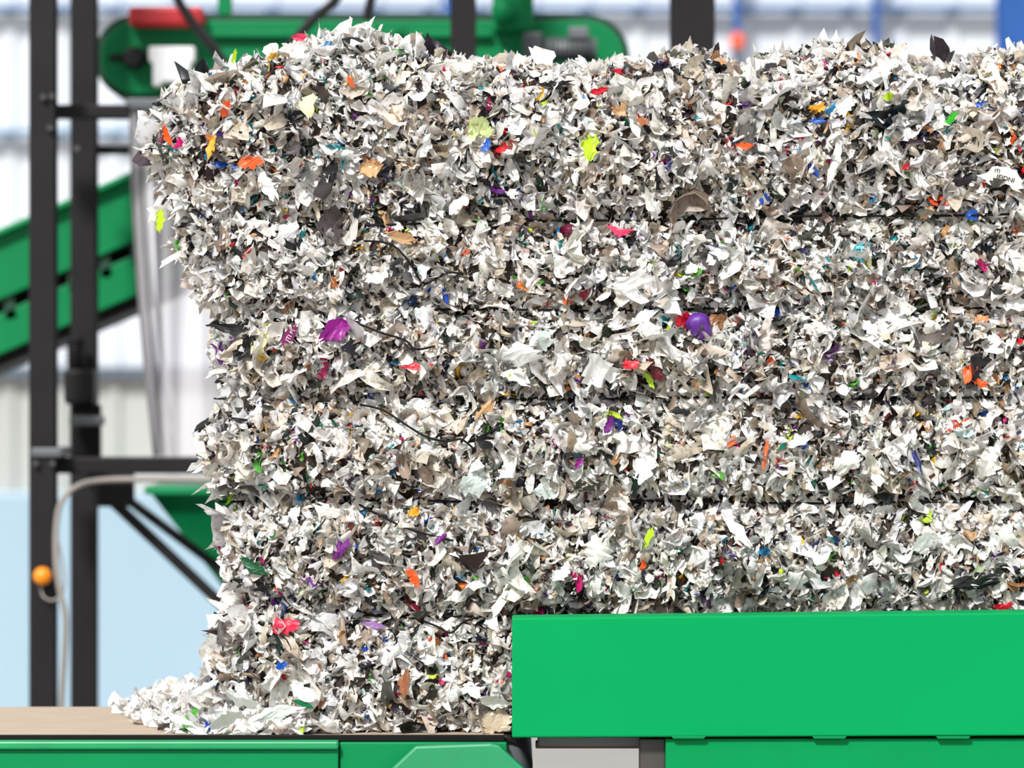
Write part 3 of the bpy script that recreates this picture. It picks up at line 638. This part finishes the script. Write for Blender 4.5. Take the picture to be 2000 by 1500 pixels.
def lettering(txt, px, py, size, ang, m, parent, fy):
    cu = bpy.data.curves.new('t', 'FONT'); cu.body = txt; cu.size = size; cu.extrude = 0.0004; cu.align_x = 'CENTER'; cu.align_y = 'CENTER'
    ob = bpy.data.objects.new('t', cu); col.objects.link(ob); bpy.context.view_layer.update()
    me = bpy.data.meshes.new_from_object(ob.evaluated_get(bpy.context.evaluated_depsgraph_get())); bpy.data.objects.remove(ob)
    p = W(px, py, fy)
    M = Matrix.Translation(p) @ Matrix.Rotation(math.radians(-ang), 4, 'Y') @ Matrix.Rotation(math.pi/2, 4, 'X')
    me.transform(M); me.materials.clear()
    return finish('printed_lettering', me, m, parent=parent)
def front_y(o): return o.location.y+min(v.co.y for v in o.data.vertices)-0.0006
s1 = scrap('plastic_scrap', 1962, 343, 84, 40, -14, (226, 222, 214), 'whitish', 'plastic', curl=0.04, off=.027, tilt=0, seed=5, label='white plastic scrap with black printed letters on the bale')
lettering('IEIDNI', 1964, 349, 0.013, -14, M_RUB, s1, front_y(s1)); lettering('ITI', 1948, 334, 0.010, -14, M_RUB, s1, front_y(s1))
s2 = scrap('plastic_scrap', 565, 655, 50, 26, 55, (115, 12, 85), 'dark magenta', 'plastic', curl=0.04, off=.032, tilt=0, label='dark magenta plastic scrap with white printed letters')
lettering('ITI M', 567, 655, 0.012, 60, M_WHITE, s2, front_y(s2))
s3 = [o for o in bpy.data.objects if o.name.startswith('plastic_scrap') and o.data.materials[0].name == 'teal_plastic'][0]
s3['label'] = 'teal plastic scrap with pale printed squares'
bm = bmesh.new(); fy = front_y(s3)
for a in range(3):
    for b_ in range(2):
        p = W(1675+b_*10, 483+a*9, fy); add_box(bm, p.x-.003, p.x+.003, fy-.0005, fy+.0005, p.z-.0025, p.z+.0025)
bm_done(bm, 'printed_squares', mat('pale_teal', (130, 205, 210), .5), parent=s3)
p = hit(1366, 642, 0.030); bm = bmesh.new(); rings = []
for i in range(15):
    t = i/14; z = (t-.5)*0.062; r = 0.022*(1-abs(2*t-1)**5*0.55)
    ring = []
    for j in range(32):
        a = 2*math.pi*j/32; rr = r*(1+0.07*math.cos(a*8)*(0.2 < t < 0.8)+0.16*noise.noise(Vector((math.cos(a)*1.5, math.sin(a)*1.5, t*3))))
        ring.append(bm.verts.new((rr*math.cos(a), rr*math.sin(a)*0.8, z)))
    rings.append(ring)
for i in range(14):
    for j in range(32): bm.faces.new((rings[i][j], rings[i][(j+1) % 32], rings[i+1][(j+1) % 32], rings[i+1][j]))
bm.faces.new(rings[0][::-1]); bm.faces.new(rings[-1])
bm.transform(Matrix.Translation(p) @ Matrix.Rotation(math.radians(-12), 4, 'Y') @ Matrix.Rotation(math.radians(20), 4, 'X'))
o = bm_done(bm, 'bottle_cap', mat('purple_cap', (92, 42, 138), .45), smooth=True); top(o, 'dented purple plastic bottle cap stuck in the bale', 'bottle cap')
o = scrap('cardboard_scrap', 968, 1408, 62, 58, 8, (212, 196, 172), 'torn beige', 'cardboard', curl=0.5, off=.045, tilt=0.15, seed=3, label='torn beige cardboard piece at the foot of the bale')
o = scrap('paper_scrap', 965, 1372, 56, 26, -12, WH, 'white', 'paper', curl=0.8, off=.04, label='torn white paper piece above the beige cardboard')
for (px, py, w, h, a, c, cn) in [(590, 1352, 66, 26, -35, (225, 232, 228), 'silvery white'), (540, 1392, 80, 26, 12, (225, 232, 228), 'silvery white'), (440, 1405, 70, 24, 25, (225, 232, 228), 'silvery white'), (470, 1368, 66, 24, -30, (225, 232, 228), 'silvery white'), (592, 1374, 46, 13, -20, (15, 125, 80), 'green foil'), (350, 1405, 50, 16, -20, (225, 232, 228), 'silvery white'), (390, 1430, 50, 16, -30, (225, 232, 228), 'silvery white'), (400, 1345, 60, 20, 30, (225, 232, 228), 'silvery white')]:
    o = scrap('plastic_scrap', px, py, w, h, a, c, cn, 'plastic', y=-0.11 if py > 1380 else -0.07, tilt=0.4, rough=0.3, curl=1.4, k=1.0, label='crumpled %s plastic sheet on the spilled heap' % cn)
    o['group'] = 'plastic sheets on the heap'

# ------------------------------------------------------------ light
w = bpy.data.worlds.new('World'); bpy.context.scene.world = w; w.use_nodes = True
bg = w.node_tree.nodes['Background']; bg.inputs['Color'].default_value = (0.975, 0.985, 1.0, 1); bg.inputs['Strength'].default_value = 0.93
def sun(rx, rz, s, ang, c=(1, 1, 1)):
    d = bpy.data.lights.new('sun', 'SUN'); d.energy = s; d.angle = math.radians(ang); d.color = c
    o = bpy.data.objects.new('sun', d); o.rotation_euler = (math.radians(rx), 0, math.radians(rz)); o.location = (0, -3, 6); col.objects.link(o)
sun(50, -22, 4.3, 8, (1, 0.985, 0.965))
bpy.context.scene.view_settings.view_transform = 'Standard'

cam = bpy.data.cameras.new('Camera'); co = bpy.data.objects.new('Camera', cam); col.objects.link(co)
co.location = cam_loc; co.rotation_euler = (math.pi/2, 0, 0)
cam.sensor_width = 36; cam.lens = 144; cam.clip_end = 100
cam.dof.use_dof = True; cam.dof.focus_distance = 7.97; cam.dof.aperture_fstop = 2.7
bpy.context.scene.camera = co
